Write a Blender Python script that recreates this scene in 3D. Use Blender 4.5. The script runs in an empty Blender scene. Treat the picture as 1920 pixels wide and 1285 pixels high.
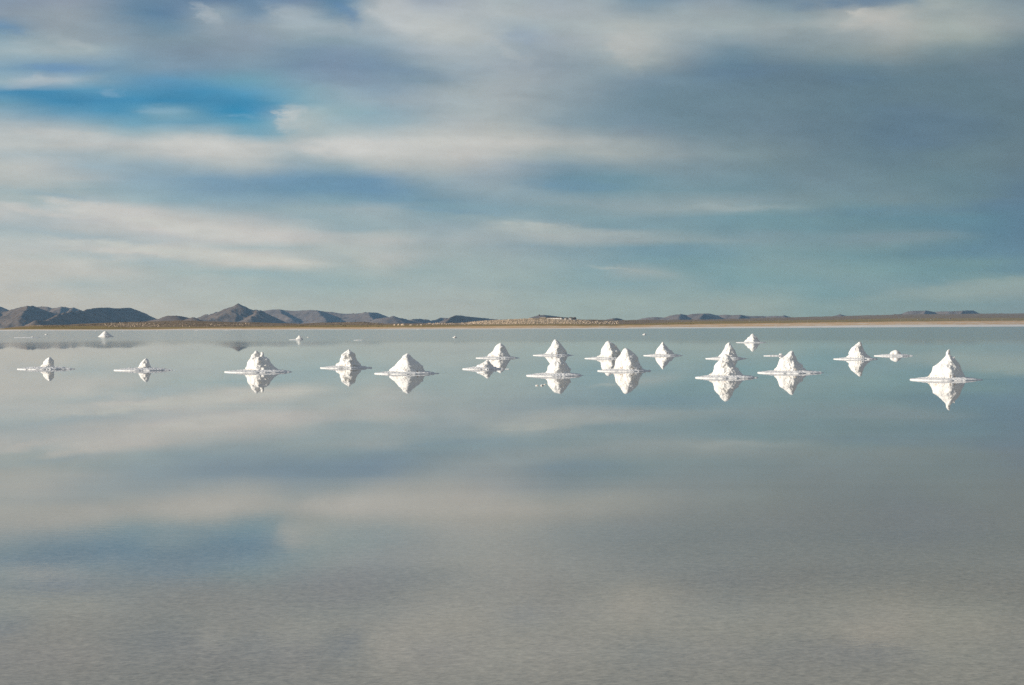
import bpy, bmesh, math, random
import numpy as np
from mathutils import Vector, Matrix, noise

scene = bpy.context.scene
COL = scene.collection
R = math.radians
random.seed(7)

# ------------------------------------------------------------------ camera
CAM_H = 1.7
FPX = 3500.0                      # focal length in pixels of the 1920 wide photo
HOR_L, HOR_R = 614.5, 610.7       # horizon at the left / right edge
def hor(x): return HOR_L + (HOR_R - HOR_L) * x / 1920.0

cam_data = bpy.data.cameras.new("camera")
cam = bpy.data.objects.new("camera", cam_data)
COL.objects.link(cam)
cam_data.sensor_fit = 'HORIZONTAL'
cam_data.sensor_width = 36.0
cam_data.lens = FPX / 1920.0 * 36.0
cam_data.clip_start = 0.1
cam_data.clip_end = 90000.0
pitch = math.atan((642.5 - hor(960)) / FPX)
roll = math.atan((HOR_R - HOR_L) / 1920.0)
cam.matrix_world = (Matrix.Translation((0, 0, CAM_H)) @ Matrix.Rotation(R(90) - pitch, 4, 'X')
                    @ Matrix.Rotation(roll, 4, 'Z'))
scene.camera = cam

# ------------------------------------------------------------------ exposure
scene.view_settings.view_transform = 'Standard'
scene.view_settings.look = 'None'
scene.view_settings.exposure = 0.0
scene.view_settings.gamma = 1.0
scene.cycles.max_bounces = 8
scene.cycles.volume_bounces = 0
scene.cycles.use_denoising = False

# ------------------------------------------------------------------ sun
SUN_AZ, SUN_EL = R(-110), R(15)    # azimuth clockwise from +Y (the view direction)
sun_data = bpy.data.lights.new("sun", 'SUN')
sun_data.energy = 4.6
sun_data.angle = R(0.5)
sun_data.color = (1.0, 0.93, 0.83)
sun = bpy.data.objects.new("sun", sun_data)
COL.objects.link(sun)
sdir = Vector((math.sin(SUN_AZ) * math.cos(SUN_EL), math.cos(SUN_AZ) * math.cos(SUN_EL), math.sin(SUN_EL)))
sun.rotation_euler = sdir.to_track_quat('Z', 'Y').to_euler()
sun.location = (-280, -100, 80)

# ------------------------------------------------------------------ node helper
class NT:
    def __init__(self, tree):
        self.t = tree; self.t.nodes.clear()
    def n(self, kind, **kw):
        nd = self.t.nodes.new(kind)
        for k, v in kw.items(): setattr(nd, k, v)
        return nd
    def link(self, a, b): self.t.links.new(a, b)
    def put(self, sock, v):
        if hasattr(v, 'is_linked') or isinstance(v, bpy.types.NodeSocket): self.link(v, sock)
        else: sock.default_value = v
    def math(self, op, a, b=None, c=None, clamp=False):
        nd = self.n('ShaderNodeMath', operation=op, use_clamp=clamp)
        self.put(nd.inputs[0], a)
        if b is not None: self.put(nd.inputs[1], b)
        if c is not None: self.put(nd.inputs[2], c)
        return nd.outputs[0]
    def ramp(self, v, a, b, lo=0.0, hi=1.0, smooth=False):
        nd = self.n('ShaderNodeMapRange', clamp=True)
        nd.interpolation_type = 'SMOOTHSTEP' if smooth else 'LINEAR'
        self.put(nd.inputs[0], v)
        for i, q in zip((1, 2, 3, 4), (a, b, lo, hi)): self.put(nd.inputs[i], q)
        return nd.outputs[0]
    def mix(self, f, a, b, blend='MIX'):
        nd = self.n('ShaderNodeMix', data_type='RGBA', blend_type=blend)
        self.put(nd.inputs[0], f); self.put(nd.inputs[6], a); self.put(nd.inputs[7], b)
        return nd.outputs[2]
    def noise(self, vec, scale, detail=4, rough=0.55, dist=0.0):
        nd = self.n('ShaderNodeTexNoise')
        if vec is not None: self.link(vec, nd.inputs['Vector'])
        nd.inputs['Scale'].default_value = scale
        nd.inputs['Detail'].default_value = detail
        nd.inputs['Roughness'].default_value = rough
        nd.inputs['Distortion'].default_value = dist
        return nd.outputs[0]
    def comb(self, x, y, z=0.0):
        nd = self.n('ShaderNodeCombineXYZ')
        for i, q in enumerate((x, y, z)): self.put(nd.inputs[i], q)
        return nd.outputs[0]

def lin(c):
    c = c / 255.0
    return c / 12.92 if c <= 0.04045 else ((c + 0.055) / 1.055) ** 2.4
def srgb(t): return tuple(lin(v) for v in t)

# ------------------------------------------------------------------ sky
# cloud colours by bearing (columns every 120 px of bearing) and elevation (rows)
SKY_X = [i * 80 for i in range(25)]
SKY = {}
for _l in """-160: 130,146,162 132,147,162 134,148,162 132,147,162 130,146,162 134,149,164 140,153,166 146,158,169 150,161,171 152,162,171 152,162,170 150,160,168 146,158,167 142,155,165 138,152,163 136,150,161 135,149,160 136,149,159 138,150,158 140,151,158 140,151,157 138,149,155 134,146,153 130,143,151 128,141,150
-50: 128,145,166 128,145,166 126,144,165 118,140,164 116,138,163 114,137,163 122,143,167 130,148,169 135,152,171 152,164,176 156,167,178 156,168,178 152,164,175 148,160,171 142,156,168 134,150,165 136,151,164 138,152,163 132,147,160 128,144,158 128,144,157 134,148,158 140,153,160 138,151,158 132,146,156
0: 135,150,172 140,152,172 140,152,170 112,138,168 108,134,166 105,130,165 110,137,170 118,140,172 105,138,170 172,180,188 160,170,185 172,180,188 170,180,186 160,170,180 155,168,178 125,148,170 135,152,170 140,155,170 115,138,162 118,138,160 110,132,158 120,140,160 145,160,168 140,155,162 130,145,158
25: 140,153,170 145,157,170 145,157,170 110,138,168 105,132,165 150,165,178 118,143,172 150,165,178 120,145,172 180,187,190 182,188,192 178,185,190 178,185,188 170,178,184 165,174,180 145,160,172 155,167,174 155,166,173 145,160,168 145,158,166 165,170,170 165,172,172 158,168,170 158,167,168 142,155,162
50: 115,145,175 145,158,172 145,158,170 130,150,170 115,142,168 145,160,175 145,160,175 160,173,182 158,172,182 172,182,190 188,193,193 182,188,190 165,177,186 168,178,183 172,180,182 175,182,182 168,177,180 160,172,175 158,168,172 155,166,170 170,175,174 178,180,176 165,173,170 165,172,170 145,155,160
75: 145,168,185 155,170,180 150,163,174 135,152,168 128,148,166 135,152,168 140,155,172 145,162,176 140,160,176 160,174,186 180,187,190 182,188,189 160,172,184 162,172,182 172,179,182 178,183,182 160,170,175 145,160,170 145,158,166 145,158,165 152,162,166 165,170,168 160,168,165 152,163,162 125,142,152
95: 160,178,188 160,177,186 160,176,184 140,160,178 128,147,167 130,147,166 135,152,170 125,147,170 130,150,174 140,160,180 165,176,186 172,181,187 158,170,180 158,169,179 165,175,180 172,178,178 150,162,170 120,142,160 125,144,158 132,147,156 140,153,158 148,157,158 130,146,153 125,142,150 110,130,144
125: 130,162,190 115,150,185 120,152,185 125,155,182 130,155,180 125,150,175 130,155,178 120,143,170 125,145,172 125,147,172 142,160,175 160,172,182 158,168,178 145,158,170 148,162,172 155,166,170 130,146,160 106,132,155 105,127,147 108,130,147 107,130,147 112,132,146 108,129,143 108,127,142 105,125,141
150: 155,180,195 165,180,193 140,168,190 115,155,188 98,150,186 105,153,186 115,158,185 130,158,182 130,150,174 132,152,174 132,152,170 155,168,178 165,174,180 155,166,175 140,156,168 125,145,163 115,137,155 108,132,152 104,127,147 102,124,143 100,124,142 101,124,141 102,124,140 103,125,140 104,124,140
170: 85,143,182 70,138,180 90,148,184 85,145,182 75,140,180 75,142,182 100,155,188 130,165,188 145,167,184 140,160,180 155,168,178 165,175,180 165,173,178 150,163,172 135,152,166 118,140,158 112,135,153 108,131,150 105,128,146 103,125,142 101,124,141 102,124,140 102,124,139 102,124,139 103,124,139
190: 110,155,185 75,140,180 70,138,180 72,140,180 65,135,175 70,138,178 72,142,182 125,165,190 150,173,188 155,172,186 162,174,183 168,178,183 165,173,177 148,161,170 132,150,164 117,139,156 112,135,152 108,131,148 107,129,145 105,127,143 101,124,141 101,123,139 101,123,139 101,123,138 102,123,138
210: 145,170,188 110,155,188 90,150,186 85,147,183 125,165,190 80,145,182 78,145,184 165,182,190 150,177,190 148,172,188 160,175,185 172,181,184 165,174,178 145,160,170 128,148,163 118,140,157 112,135,152 110,132,149 109,131,147 104,126,142 101,124,141 98,121,138 100,122,138 101,123,138 101,122,136
230: 175,186,192 165,180,190 140,170,190 115,162,192 115,160,190 108,158,190 105,158,190 170,185,190 160,180,190 155,177,190 165,178,185 175,182,185 170,177,178 145,160,170 130,150,164 122,143,160 115,138,154 112,134,150 110,131,147 105,126,142 101,123,140 98,121,138 98,121,138 100,122,137 101,122,135
250: 190,194,193 188,193,193 185,192,193 160,182,193 165,184,193 165,183,192 125,165,190 165,183,190 178,188,190 180,188,190 188,192,190 190,192,189 185,187,183 165,172,174 145,158,165 135,150,162 122,142,156 115,136,150 112,132,147 105,126,142 102,124,141 98,121,138 99,121,137 100,122,136 102,122,135
270: 190,193,190 190,193,190 193,194,191 190,192,190 200,200,196 203,202,198 195,197,194 185,190,190 205,204,200 205,204,200 200,200,195 198,197,192 192,191,186 182,184,180 168,174,174 155,165,168 138,152,160 125,143,153 118,137,148 110,130,144 104,126,142 99,122,139 100,122,138 104,125,138 103,123,135
290: 180,188,190 175,185,189 170,182,188 180,188,189 195,196,193 203,202,197 195,197,194 172,183,187 195,197,194 203,202,197 200,199,194 198,196,191 180,184,182 165,174,175 170,176,174 162,170,170 145,157,162 132,149,156 124,142,150 113,133,145 106,128,142 103,125,140 105,127,139 108,129,140 105,124,136
310: 192,194,189 190,192,189 165,179,187 155,173,185 160,176,186 175,184,187 180,187,188 155,172,184 160,176,184 178,184,184 182,185,182 180,183,182 160,170,178 135,155,170 135,154,166 140,156,164 132,150,160 126,145,155 122,142,151 115,135,146 110,131,143 106,128,141 107,128,139 107,128,138 105,124,135
335: 187,190,186 185,189,186 175,183,185 150,170,184 140,165,185 130,158,182 130,157,180 118,150,178 115,149,178 120,150,178 155,170,178 155,168,177 145,162,174 118,146,166 115,146,165 118,147,163 125,148,160 122,145,157 118,141,153 118,138,149 115,136,147 112,134,144 107,131,142 105,128,140 102,123,137
355: 170,184,186 160,178,184 155,175,183 150,172,184 140,166,184 128,157,182 122,153,178 115,150,177 112,148,177 113,147,177 130,157,175 148,166,176 148,166,176 125,152,170 118,149,166 120,149,163 122,148,160 120,146,158 118,143,155 118,140,150 116,138,149 114,136,146 108,132,143 104,128,141 98,122,138
375: 175,187,186 165,182,185 175,187,188 160,179,185 145,170,183 140,167,183 135,162,180 135,161,177 130,160,177 122,154,177 120,152,174 130,157,174 140,162,174 140,161,171 138,159,168 138,158,165 138,157,163 140,158,163 130,151,159 123,145,152 118,142,151 118,140,148 110,135,145 105,130,142 98,123,140
392: 192,196,192 180,190,190 195,198,193 198,199,194 180,188,187 160,177,184 150,172,182 150,172,180 152,172,180 155,173,180 128,158,174 128,158,174 130,158,173 132,158,169 138,160,168 145,163,168 145,163,167 150,166,168 128,153,160 122,147,154 108,139,151 110,138,149 106,134,146 98,129,143 92,122,142
410: 180,189,189 178,188,189 185,191,190 198,199,195 195,197,191 180,188,186 170,181,183 152,174,182 148,172,180 152,173,180 140,166,177 142,166,175 140,165,174 130,158,170 128,157,168 125,154,166 120,151,164 115,149,163 112,147,160 110,143,155 104,138,151 100,135,148 96,132,146 92,128,144 90,122,142
428: 165,183,187 172,185,188 185,192,190 190,194,190 205,204,198 200,201,195 190,193,188 178,187,185 150,174,181 148,172,179 148,170,178 145,168,176 165,179,178 152,170,174 125,155,167 122,153,165 120,152,163 113,147,160 112,147,158 106,141,153 105,138,150 102,136,148 98,133,146 92,129,145 88,122,142
440: 172,187,188 172,187,188 172,185,187 175,186,187 188,192,190 200,201,195 203,203,197 190,193,189 175,185,184 172,184,182 150,172,177 152,172,176 155,173,175 165,177,175 150,168,171 140,163,168 130,158,165 118,150,161 120,150,160 113,145,155 112,143,152 112,141,150 108,138,148 92,129,145 88,122,142
452: 182,191,188 178,189,189 180,190,190 175,188,188 178,188,188 185,191,188 195,198,193 190,194,189 178,187,184 178,186,183 155,174,177 155,174,177 148,170,175 155,173,174 148,168,171 142,164,168 135,161,166 128,156,163 122,152,160 115,147,156 116,145,153 116,144,151 106,138,148 93,130,145 88,122,142
465: 180,189,186 185,192,189 188,194,190 198,200,195 190,195,191 178,189,188 165,183,185 165,183,185 172,185,183 170,183,182 155,174,176 150,172,176 138,163,173 130,158,169 128,157,167 115,150,165 115,150,164 117,151,163 120,153,161 116,149,157 112,145,153 108,141,150 98,134,147 94,131,146 90,123,143
478: 188,192,187 180,189,186 180,190,188 192,196,191 195,198,193 193,196,190 190,194,189 178,188,186 165,181,182 175,184,182 160,177,179 150,172,176 145,168,174 130,158,170 125,156,168 115,150,165 112,149,163 113,149,162 118,152,161 114,149,158 108,144,154 102,138,150 96,133,147 98,134,146 95,128,143
492: 190,193,187 188,192,187 185,191,187 170,185,186 165,183,186 185,191,187 195,197,191 190,193,187 165,181,181 175,184,181 155,175,178 150,173,176 148,171,175 140,166,172 128,158,170 118,153,167 115,151,163 115,151,162 122,154,161 120,152,159 113,148,156 108,143,152 106,141,149 106,141,148 98,132,145
510: 188,192,186 185,190,185 185,190,185 180,188,185 165,183,184 158,180,184 155,178,183 160,180,182 155,177,180 160,178,179 150,174,178 152,174,176 150,173,175 142,168,173 130,160,170 148,167,170 125,156,163 118,153,162 122,155,161 123,154,159 120,152,156 112,147,154 105,141,150 103,138,148 98,131,145
530: 185,189,183 178,187,184 170,184,184 175,186,184 172,184,182 170,183,181 162,181,181 155,177,180 152,176,179 155,176,178 158,177,177 156,175,175 152,173,173 145,170,172 138,166,171 132,161,168 135,161,164 122,156,163 122,155,160 120,153,159 124,153,157 118,149,154 112,144,150 125,152,150 135,156,150
550: 187,190,182 187,190,182 180,188,183 176,186,182 174,185,181 172,184,180 168,182,179 163,180,179 160,179,178 163,179,177 163,178,176 163,178,175 158,175,172 150,171,171 148,170,170 145,168,168 142,166,165 138,163,163 136,161,160 122,154,159 120,151,156 130,153,152 138,157,152 140,157,150 138,154,148
572: 188,190,181 186,189,181 184,188,181 181,187,181 178,185,180 174,184,179 172,183,178 168,181,177 167,180,176 168,180,175 167,179,174 165,177,173 160,175,171 154,173,170 152,172,168 150,170,167 148,168,164 148,166,161 145,164,158 132,158,157 130,155,154 128,152,150 125,149,148 122,146,147 120,142,146
600: 186,188,179 185,187,179 183,187,179 181,186,179 178,185,178 175,183,178 172,182,177 170,181,176 168,180,175 168,180,175 166,178,173 164,176,172 160,175,170 155,173,169 152,171,168 150,169,166 148,168,164 146,165,160 142,162,157 135,159,156 132,155,153 130,152,150 128,149,147 126,147,146 124,143,145""".split("\n"):
    _k, _v = _l.split(":")
    SKY[int(_k)] = [tuple(float(q) for q in c.split(",")) for c in _v.split()]
    SKY[int(_k)] = [(r_, g_, b_ - min(8.0, 0.12 * max(0.0, b_ - r_)) * (1.0 if r_ > 100 else 0.4)) for r_, g_, b_ in SKY[int(_k)]]
# single wisps and gaps: bearing and height as places of the photo, half length, half height, tilt, colour, strength
WISPS = [
 (330,424,240,17,8,(208,207,200),.85),(170,384,150,13,7,(203,204,198),.8),(80,396,130,9,9,(200,201,195),.75),(290,468,270,12,6,(206,206,199),.85),
 (530,490,120,9,4,(203,203,196),.7),(40,452,120,6,6,(192,195,190),.6),(500,512,150,12,4,(148,178,184),.6),(110,436,190,8,7,(164,183,188),.6),(230,482,170,8,6,(164,182,186),.7),
 (130,367,130,8,8,(158,178,186),.6),(60,345,140,12,4,(190,192,187),.5),(690,492,70,16,25,(180,186,181),.5),
 (1005,424,90,9,5,(184,189,183),.85),(1090,437,170,10,4,(168,180,177),.7),(1160,505,50,4,7,(165,178,174),.6),(1228,513,60,7,5,(155,172,170),.5),(1380,390,150,7,1,(154,170,170),.7),
 (1080,348,120,14,2,(112,146,168),.6),(1240,470,170,14,2,(110,148,163),.5),(1130,384,140,6,1,(146,164,168),.5),(620,345,260,26,2,(112,147,174),.5),(860,395,130,7,3,(122,155,172),.6),
 (548,214,26,24,60,(198,201,199),.75),(556,240,24,38,82,(188,194,193),.6),(390,268,130,20,3,(208,207,202),.8),(640,276,120,20,3,(211,209,204),.9),(900,268,150,13,2,(204,202,196),.6),(130,252,180,12,6,(198,199,196),.7),
 (210,172,34,8,5,(135,170,195),.5),(305,207,60,9,1,(140,175,196),.55),(455,218,40,6,5,(118,166,194),.6),(300,190,150,9,2,(64,134,174),.4),(120,178,130,10,4,(72,138,178),.4),(470,200,70,14,8,(70,138,178),.4),
 (100,92,130,14,5,(172,183,188),.5),(148,84,50,10,15,(180,188,190),.45),(90,152,120,10,-3,(180,190,196),.5),(80,144,24,8,10,(190,197,200),.4),(110,126,120,9,2,(112,148,184),.6),(15,50,60,12,15,(108,142,176),.6),
 (388,26,40,16,35,(172,181,189),.8),(545,24,70,18,8,(168,179,187),.7),(600,52,110,16,8,(164,177,186),.6),(735,18,60,34,48,(190,194,197),.7),(800,52,90,26,6,(194,197,196),.6),(650,20,50,26,50,(98,133,168),.7),
 (1640,36,95,20,-10,(186,185,180),.9),(1606,30,34,13,-20,(190,189,184),.9),(1745,14,90,18,-6,(168,175,172),.7),(1555,42,90,10,-3,(166,173,172),.7),(1590,8,150,12,-4,(104,130,156),.7),(1180,88,60,44,60,(186,187,184),.6),(1340,60,90,14,-4,(166,175,178),.5),
 (1395,138,150,18,-4,(102,127,148),.6),(1850,538,160,14,-4,(146,163,154),.7),(1740,552,180,11,-4,(140,160,153),.6),(1690,446,180,9,-1,(120,146,152),.5),(1640,398,200,12,-2,(100,132,147),.5),(1880,385,140,16,-4,(92,120,140),.5),(1880,470,120,20,-4,(88,124,142),.5),
 (930,85,90,14,30,(184,189,190),.5),(990,70,40,20,20,(150,164,178),.6),(860,130,110,12,8,(152,166,176),.5),(740,128,160,16,10,(122,145,168),.5),
]
SKY_STRENGTH = 0.1

def build_world():
    w = bpy.data.worlds.new("World"); scene.world = w; w.use_nodes = True
    t = NT(w.node_tree)
    out = t.n('ShaderNodeOutputWorld'); bg = t.n('ShaderNodeBackground')
    bg.inputs[1].default_value = SKY_STRENGTH
    t.link(bg.outputs[0], out.inputs[0])
    sky = t.n('ShaderNodeTexSky', sky_type='NISHITA')
    sky.sun_disc = False
    sky.sun_elevation = SUN_EL; sky.sun_rotation = SUN_AZ
    sky.altitude = 3650; sky.air_density = 1.0; sky.dust_density = 0.6; sky.ozone_density = 1.5
    tc = t.n('ShaderNodeTexCoord'); sep = t.n('ShaderNodeSeparateXYZ')
    t.link(tc.outputs['Generated'], sep.inputs[0])
    x, y, z = sep.outputs
    hyp = t.math('SQRT', t.math('ADD', t.math('MULTIPLY', x, x), t.math('MULTIPLY', y, y)))
    hyp = t.math('MAXIMUM', hyp, 1e-4)
    u0 = t.math('DIVIDE', x, hyp)
    cosaz = t.math('MAXIMUM', t.math('DIVIDE', t.math('ABSOLUTE', y), hyp), 0.6)
    v0 = t.math('DIVIDE', t.math('DIVIDE', t.math('MAXIMUM', z, 0.0), hyp), cosaz)
    # soft wandering of the cloud edges
    nv = t.comb(t.math('MULTIPLY', u0, 9.0), t.math('MULTIPLY', v0, 42.0), 0.3)
    w1 = t.noise(nv, 2.2, 3, 0.55)
    w2 = t.noise(t.comb(t.math('MULTIPLY', u0, 9.0), t.math('MULTIPLY', v0, 42.0), 7.7), 2.0, 3, 0.55)
    u = t.math('ADD', u0, t.math('MULTIPLY', t.math('SUBTRACT', w1, 0.5), 0.020))
    v = t.math('ADD', v0, t.math('MULTIPLY', t.math('SUBTRACT', w2, 0.5), 0.0055))
    U0, U1 = -0.275, 0.275
    fac = t.ramp(u, U0, U1)
    def row(cols, y):
        nd = t.n('ShaderNodeValToRGB'); cr = nd.color_ramp; cr.interpolation = 'CARDINAL'
        while len(cr.elements) > 1: cr.elements.remove(cr.elements[-1])
        for i, (px, c) in enumerate(zip(SKY_X, cols)):
            az = math.atan((px - 960) / FPX)
            p = (math.sin(az) - U0) / (U1 - U0)
            e = cr.elements[0] if i == 0 else cr.elements.new(p)
            e.position = p
            e.color = clear(c, y)
        t.link(fac, nd.inputs[0]); return nd.outputs[0]
    def clear(c, y, wisp=False):                           # the haze box adds its own blue low down: leave it out of the sky behind
        kr = np.interp(y, (345, 400, 450, 540, 600), (1.0, 1.11, 1.27, 1.38, 1.39))
        kg = np.interp(y, (345, 450, 540, 600), (1.0, 1.06, 1.14, 1.13))
        kb = np.interp(y, (345, 450, 540, 600), (0.985, 1.005, 0.93, 0.90))
        pale = min(1.0, max(0.0, (c[0] - 150) / 30.0))
        kr *= 1 - pale * np.interp(y, (400, 440, 490, 540), (0.0, 0.08, 0.06, 0.0)) * (2.0 if wisp else 1.0)
        a = 1 + 0.06 * pale * np.interp(y, (440, 530), (0.0, 1.0))
        return (*[v * float(k * a) for v, k in zip(srgb(c), (kr, kg, kb))], 1)
    ys = sorted(SKY)                           # top to bottom
    col = row(SKY[ys[0]], ys[0])
    for a, b in zip(ys, ys[1:]):
        va, vb = (612.6 - a) / FPX, (612.6 - b) / FPX
        col = t.mix(t.ramp(v, va, vb), col, row(SKY[b], b))
    # single wisps with feathered edges
    f1 = t.noise(t.comb(t.math('MULTIPLY', u0, 60.0), t.math('MULTIPLY', v0, 150.0), 1.0), 1.0, 5, 0.62)
    f2 = t.noise(t.comb(t.math('MULTIPLY', u0, 45.0), t.math('MULTIPLY', v0, 170.0), 4.0), 1.0, 5, 0.62)
    wu = t.math('ADD', t.math('MULTIPLY', t.math('DIVIDE', u0, cosaz), FPX), t.math('MULTIPLY', t.math('SUBTRACT', f1, 0.5), 130.0))
    wv = t.math('ADD', t.math('MULTIPLY', v0, FPX), t.math('MULTIPLY', t.math('SUBTRACT', f2, 0.5), 30.0))
    wu = t.math('ADD', wu, t.math('MULTIPLY', t.math('LESS_THAN', y, 0.0), 9000.0))
    wp = t.comb(wu, wv, 0.0)
    feather = t.ramp(f1, 0.25, 0.60, 0.35, 1.0, True)
    for (wx, wy, hl, hh, tilt_, wc, ws) in WISPS:
        mp = t.n('ShaderNodeMapping', vector_type='TEXTURE')
        mp.inputs['Location'].default_value = (wx - 960, 612.6 - wy, 0)
        mp.inputs['Rotation'].default_value = (0, 0, R(-tilt_))
        mp.inputs['Scale'].default_value = (hl * 1.15, hh * 1.25, 1)
        t.link(wp, mp.inputs[0])
        ln = t.n('ShaderNodeVectorMath', operation='LENGTH'); t.link(mp.outputs[0], ln.inputs[0])
        m_ = t.ramp(ln.outputs[1], 1.0, 0.1, 0.0, ws, True)
        col = t.mix(t.math('MULTIPLY', m_, feather), col, clear(wc, wy, True))
    # streaky cirrus detail following the layers
    tilt = t.math('ADD', v0, t.math('MULTIPLY', u0, 0.09))
    s1 = t.noise(t.comb(t.math('MULTIPLY', u, 20.0), t.math('MULTIPLY', tilt, 95.0), 2.0), 1.3, 5, 0.55)
    s2 = t.noise(t.comb(t.math('MULTIPLY', u, 42.0), t.math('MULTIPLY', v, 85.0), 5.0), 1.4, 6, 0.6)
    d = t.math('ADD', t.math('MULTIPLY', t.math('SUBTRACT', s1, 0.5), 0.20), t.math('MULTIPLY', t.math('SUBTRACT', s2, 0.5), 0.24))
    d = t.math('ADD', d, 1.0)
    col = t.mix(1.0, col, t.comb(d, d, d), 'MULTIPLY')
    # the rest of the dome: clear sky with a broken veil of cloud
    den = t.math('ADD', z, 0.12)
    pv = t.comb(t.math('DIVIDE', x, den), t.math('DIVIDE', y, den), 0.0)
    veil = t.ramp(t.noise(pv, 0.8, 6, 0.6, 0.4), 0.40, 0.62, 0.25, 0.95, True)
    up = t.mix(veil, sky.outputs[0], (3.6, 3.9, 4.3, 1))
    sc = t.n('ShaderNodeVectorMath', operation='SCALE'); t.link(col, sc.inputs[0]); sc.inputs[3].default_value = 1.0 / SKY_STRENGTH
    colr = t.mix(t.ramp(v0, 0.22, 0.40, 0, 1, True), sc.outputs[0], up)
    t.link(colr, bg.inputs[0])
build_world()

# ------------------------------------------------------------------ helpers
def tag(o, label=None, cat=None, group=None, kind=None):
    if label: o['label'] = label
    if cat: o['category'] = cat
    if group: o['group'] = group
    if kind: o['kind'] = kind
    return o
def empty(name, loc, rz=0):
    o = bpy.data.objects.new(name, None); COL.objects.link(o)
    o.location = loc; o.rotation_euler = (0, 0, rz); o.empty_display_size = 0.3
    return o
def mesh_obj(name, verts, faces, mat, parent=None, smooth=False, loc=None):
    me = bpy.data.meshes.new(name)
    me.from_pydata([tuple(v) for v in verts], [], faces); me.update()
    if smooth: me.polygons.foreach_set('use_smooth', [True] * len(me.polygons))
    o = bpy.data.objects.new(name, me); COL.objects.link(o)
    if mat: me.materials.append(mat)
    if parent is not None: o.parent = parent
    if loc is not None: o.location = loc
    return o
def bm_obj(name, bm, mat, parent=None, smooth=False, loc=None):
    me = bpy.data.meshes.new(name); bm.to_mesh(me); bm.free()
    if smooth: me.polygons.foreach_set('use_smooth', [True] * len(me.polygons))
    o = bpy.data.objects.new(name, me); COL.objects.link(o)
    if mat: me.materials.append(mat)
    if parent is not None: o.parent = parent
    if loc is not None: o.location = loc
    return o
def grid_faces(nr, nc, wrap=False):
    f = []
    for i in range(nr - 1):
        for j in range(nc if wrap else nc - 1):
            k = (j + 1) % nc
            f.append((i * nc + j, i * nc + k, (i + 1) * nc + k, (i + 1) * nc + j))
    return f
def water_point(x, y):
    """point of the lake surface seen at a place of the photo"""
    d = CAM_H * FPX / (y - hor(x))
    return Vector(((x - 960) / FPX * d, d, 0.0))
def world_at(x, y, d):
    """point at depth d on the sight line of a place of the photo"""
    return Vector(((x - 960) / FPX * d, d, CAM_H + (hor(x) - y) / FPX * d))
def fbm(p, octv=4, H=0.6): 
    s = 0; a = 1; q = Vector(p)
    for _ in range(octv):
        s += a * noise.noise(q); q = q * 2.03 + Vector((3.1, 1.7, 5.3)); a *= H
    return s

# ------------------------------------------------------------------ materials
def principled(name, rough=0.8, spec=0.3):
    m = bpy.data.materials.new(name); m.use_nodes = True
    t = NT(m.node_tree)
    out = t.n('ShaderNodeOutputMaterial'); p = t.n('ShaderNodeBsdfPrincipled')
    t.link(p.outputs[0], out.inputs[0])
    p.inputs['Roughness'].default_value = rough
    p.inputs['Specular IOR Level'].default_value = spec
    return m, t, p

def mat_noise(name, c1, c2, scale, rough=0.85, bump=0.0, bscale=None, bdist=0.02, spec=0.2, detail=5):
    m, t, p = principled(name, rough, spec)
    tc = t.n('ShaderNodeTexCoord')
    n1 = t.noise(tc.outputs['Object'], scale, detail, 0.6)
    t.link(t.mix(t.ramp(n1, 0.32, 0.68), (*c1, 1), (*c2, 1)), p.inputs['Base Color'])
    if bump:
        b = t.n('ShaderNodeBump'); b.inputs['Strength'].default_value = bump; b.inputs['Distance'].default_value = bdist
        t.link(t.noise(tc.outputs['Object'], bscale or scale * 3, 6, 0.65), b.inputs['Height'])
        t.link(b.outputs[0], p.inputs['Normal'])
    return m

def make_salt():
    m, t, p = principled('white_salt', 0.75, 0.25)
    tc = t.n('ShaderNodeTexCoord')
    a = t.noise(tc.outputs['Object'], 5.0, 6, 0.6)
    col = t.mix(t.ramp(a, 0.3, 0.7), (0.86, 0.82, 0.76, 1), (0.93, 0.90, 0.845, 1))
    st = t.n('ShaderNodeTexCoord')
    b = t.noise(st.outputs['Object'], 11.0, 3, 0.5)
    sep = t.n('ShaderNodeSeparateXYZ'); t.link(st.outputs['Object'], sep.inputs[0])
    low = t.ramp(sep.outputs[2], 0.10, 0.24, 1.0, 0.0)
    stain_shade = t.math('MULTIPLY', t.ramp(b, 0.55, 0.66), low)
    col = t.mix(t.math('MULTIPLY', stain_shade, 0.75), col, (0.42, 0.27, 0.13, 1))   # brown dirt plus the shade of dark pits, painted in near the base
    t.link(col, p.inputs['Base Color'])
    bp = t.n('ShaderNodeBump'); bp.inputs['Strength'].default_value = 0.32; bp.inputs['Distance'].default_value = 0.02
    t.link(t.noise(tc.outputs['Object'], 26.0, 5, 0.65), bp.inputs['Height'])
    t.link(bp.outputs[0], p.inputs['Normal'])
    return m
def make_crust():
    m, t, p = principled('wet_salt_crust', 0.6, 0.4)
    tc = t.n('ShaderNodeTexCoord')
    a = t.noise(tc.outputs['Object'], 22.0, 4, 0.65)
    c = t.noise(tc.outputs['Object'], 3.0, 3, 0.5)
    col = t.mix(t.ramp(a, 0.35, 0.65), (0.70, 0.68, 0.65, 1), (0.93, 0.91, 0.87, 1))
    col = t.mix(t.ramp(c, 0.35, 0.7, 0.0, 0.35), col, (0.88, 0.87, 0.85, 1))
    t.link(col, p.inputs['Base Color'])
    bp = t.n('ShaderNodeBump'); bp.inputs['Strength'].default_value = 0.6; bp.inputs['Distance'].default_value = 0.025
    t.link(t.noise(tc.outputs['Object'], 24.0, 4, 0.7), bp.inputs['Height'])
    t.link(bp.outputs[0], p.inputs['Normal'])
    return m
SALT, CRUST = make_salt(), make_crust()

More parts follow.
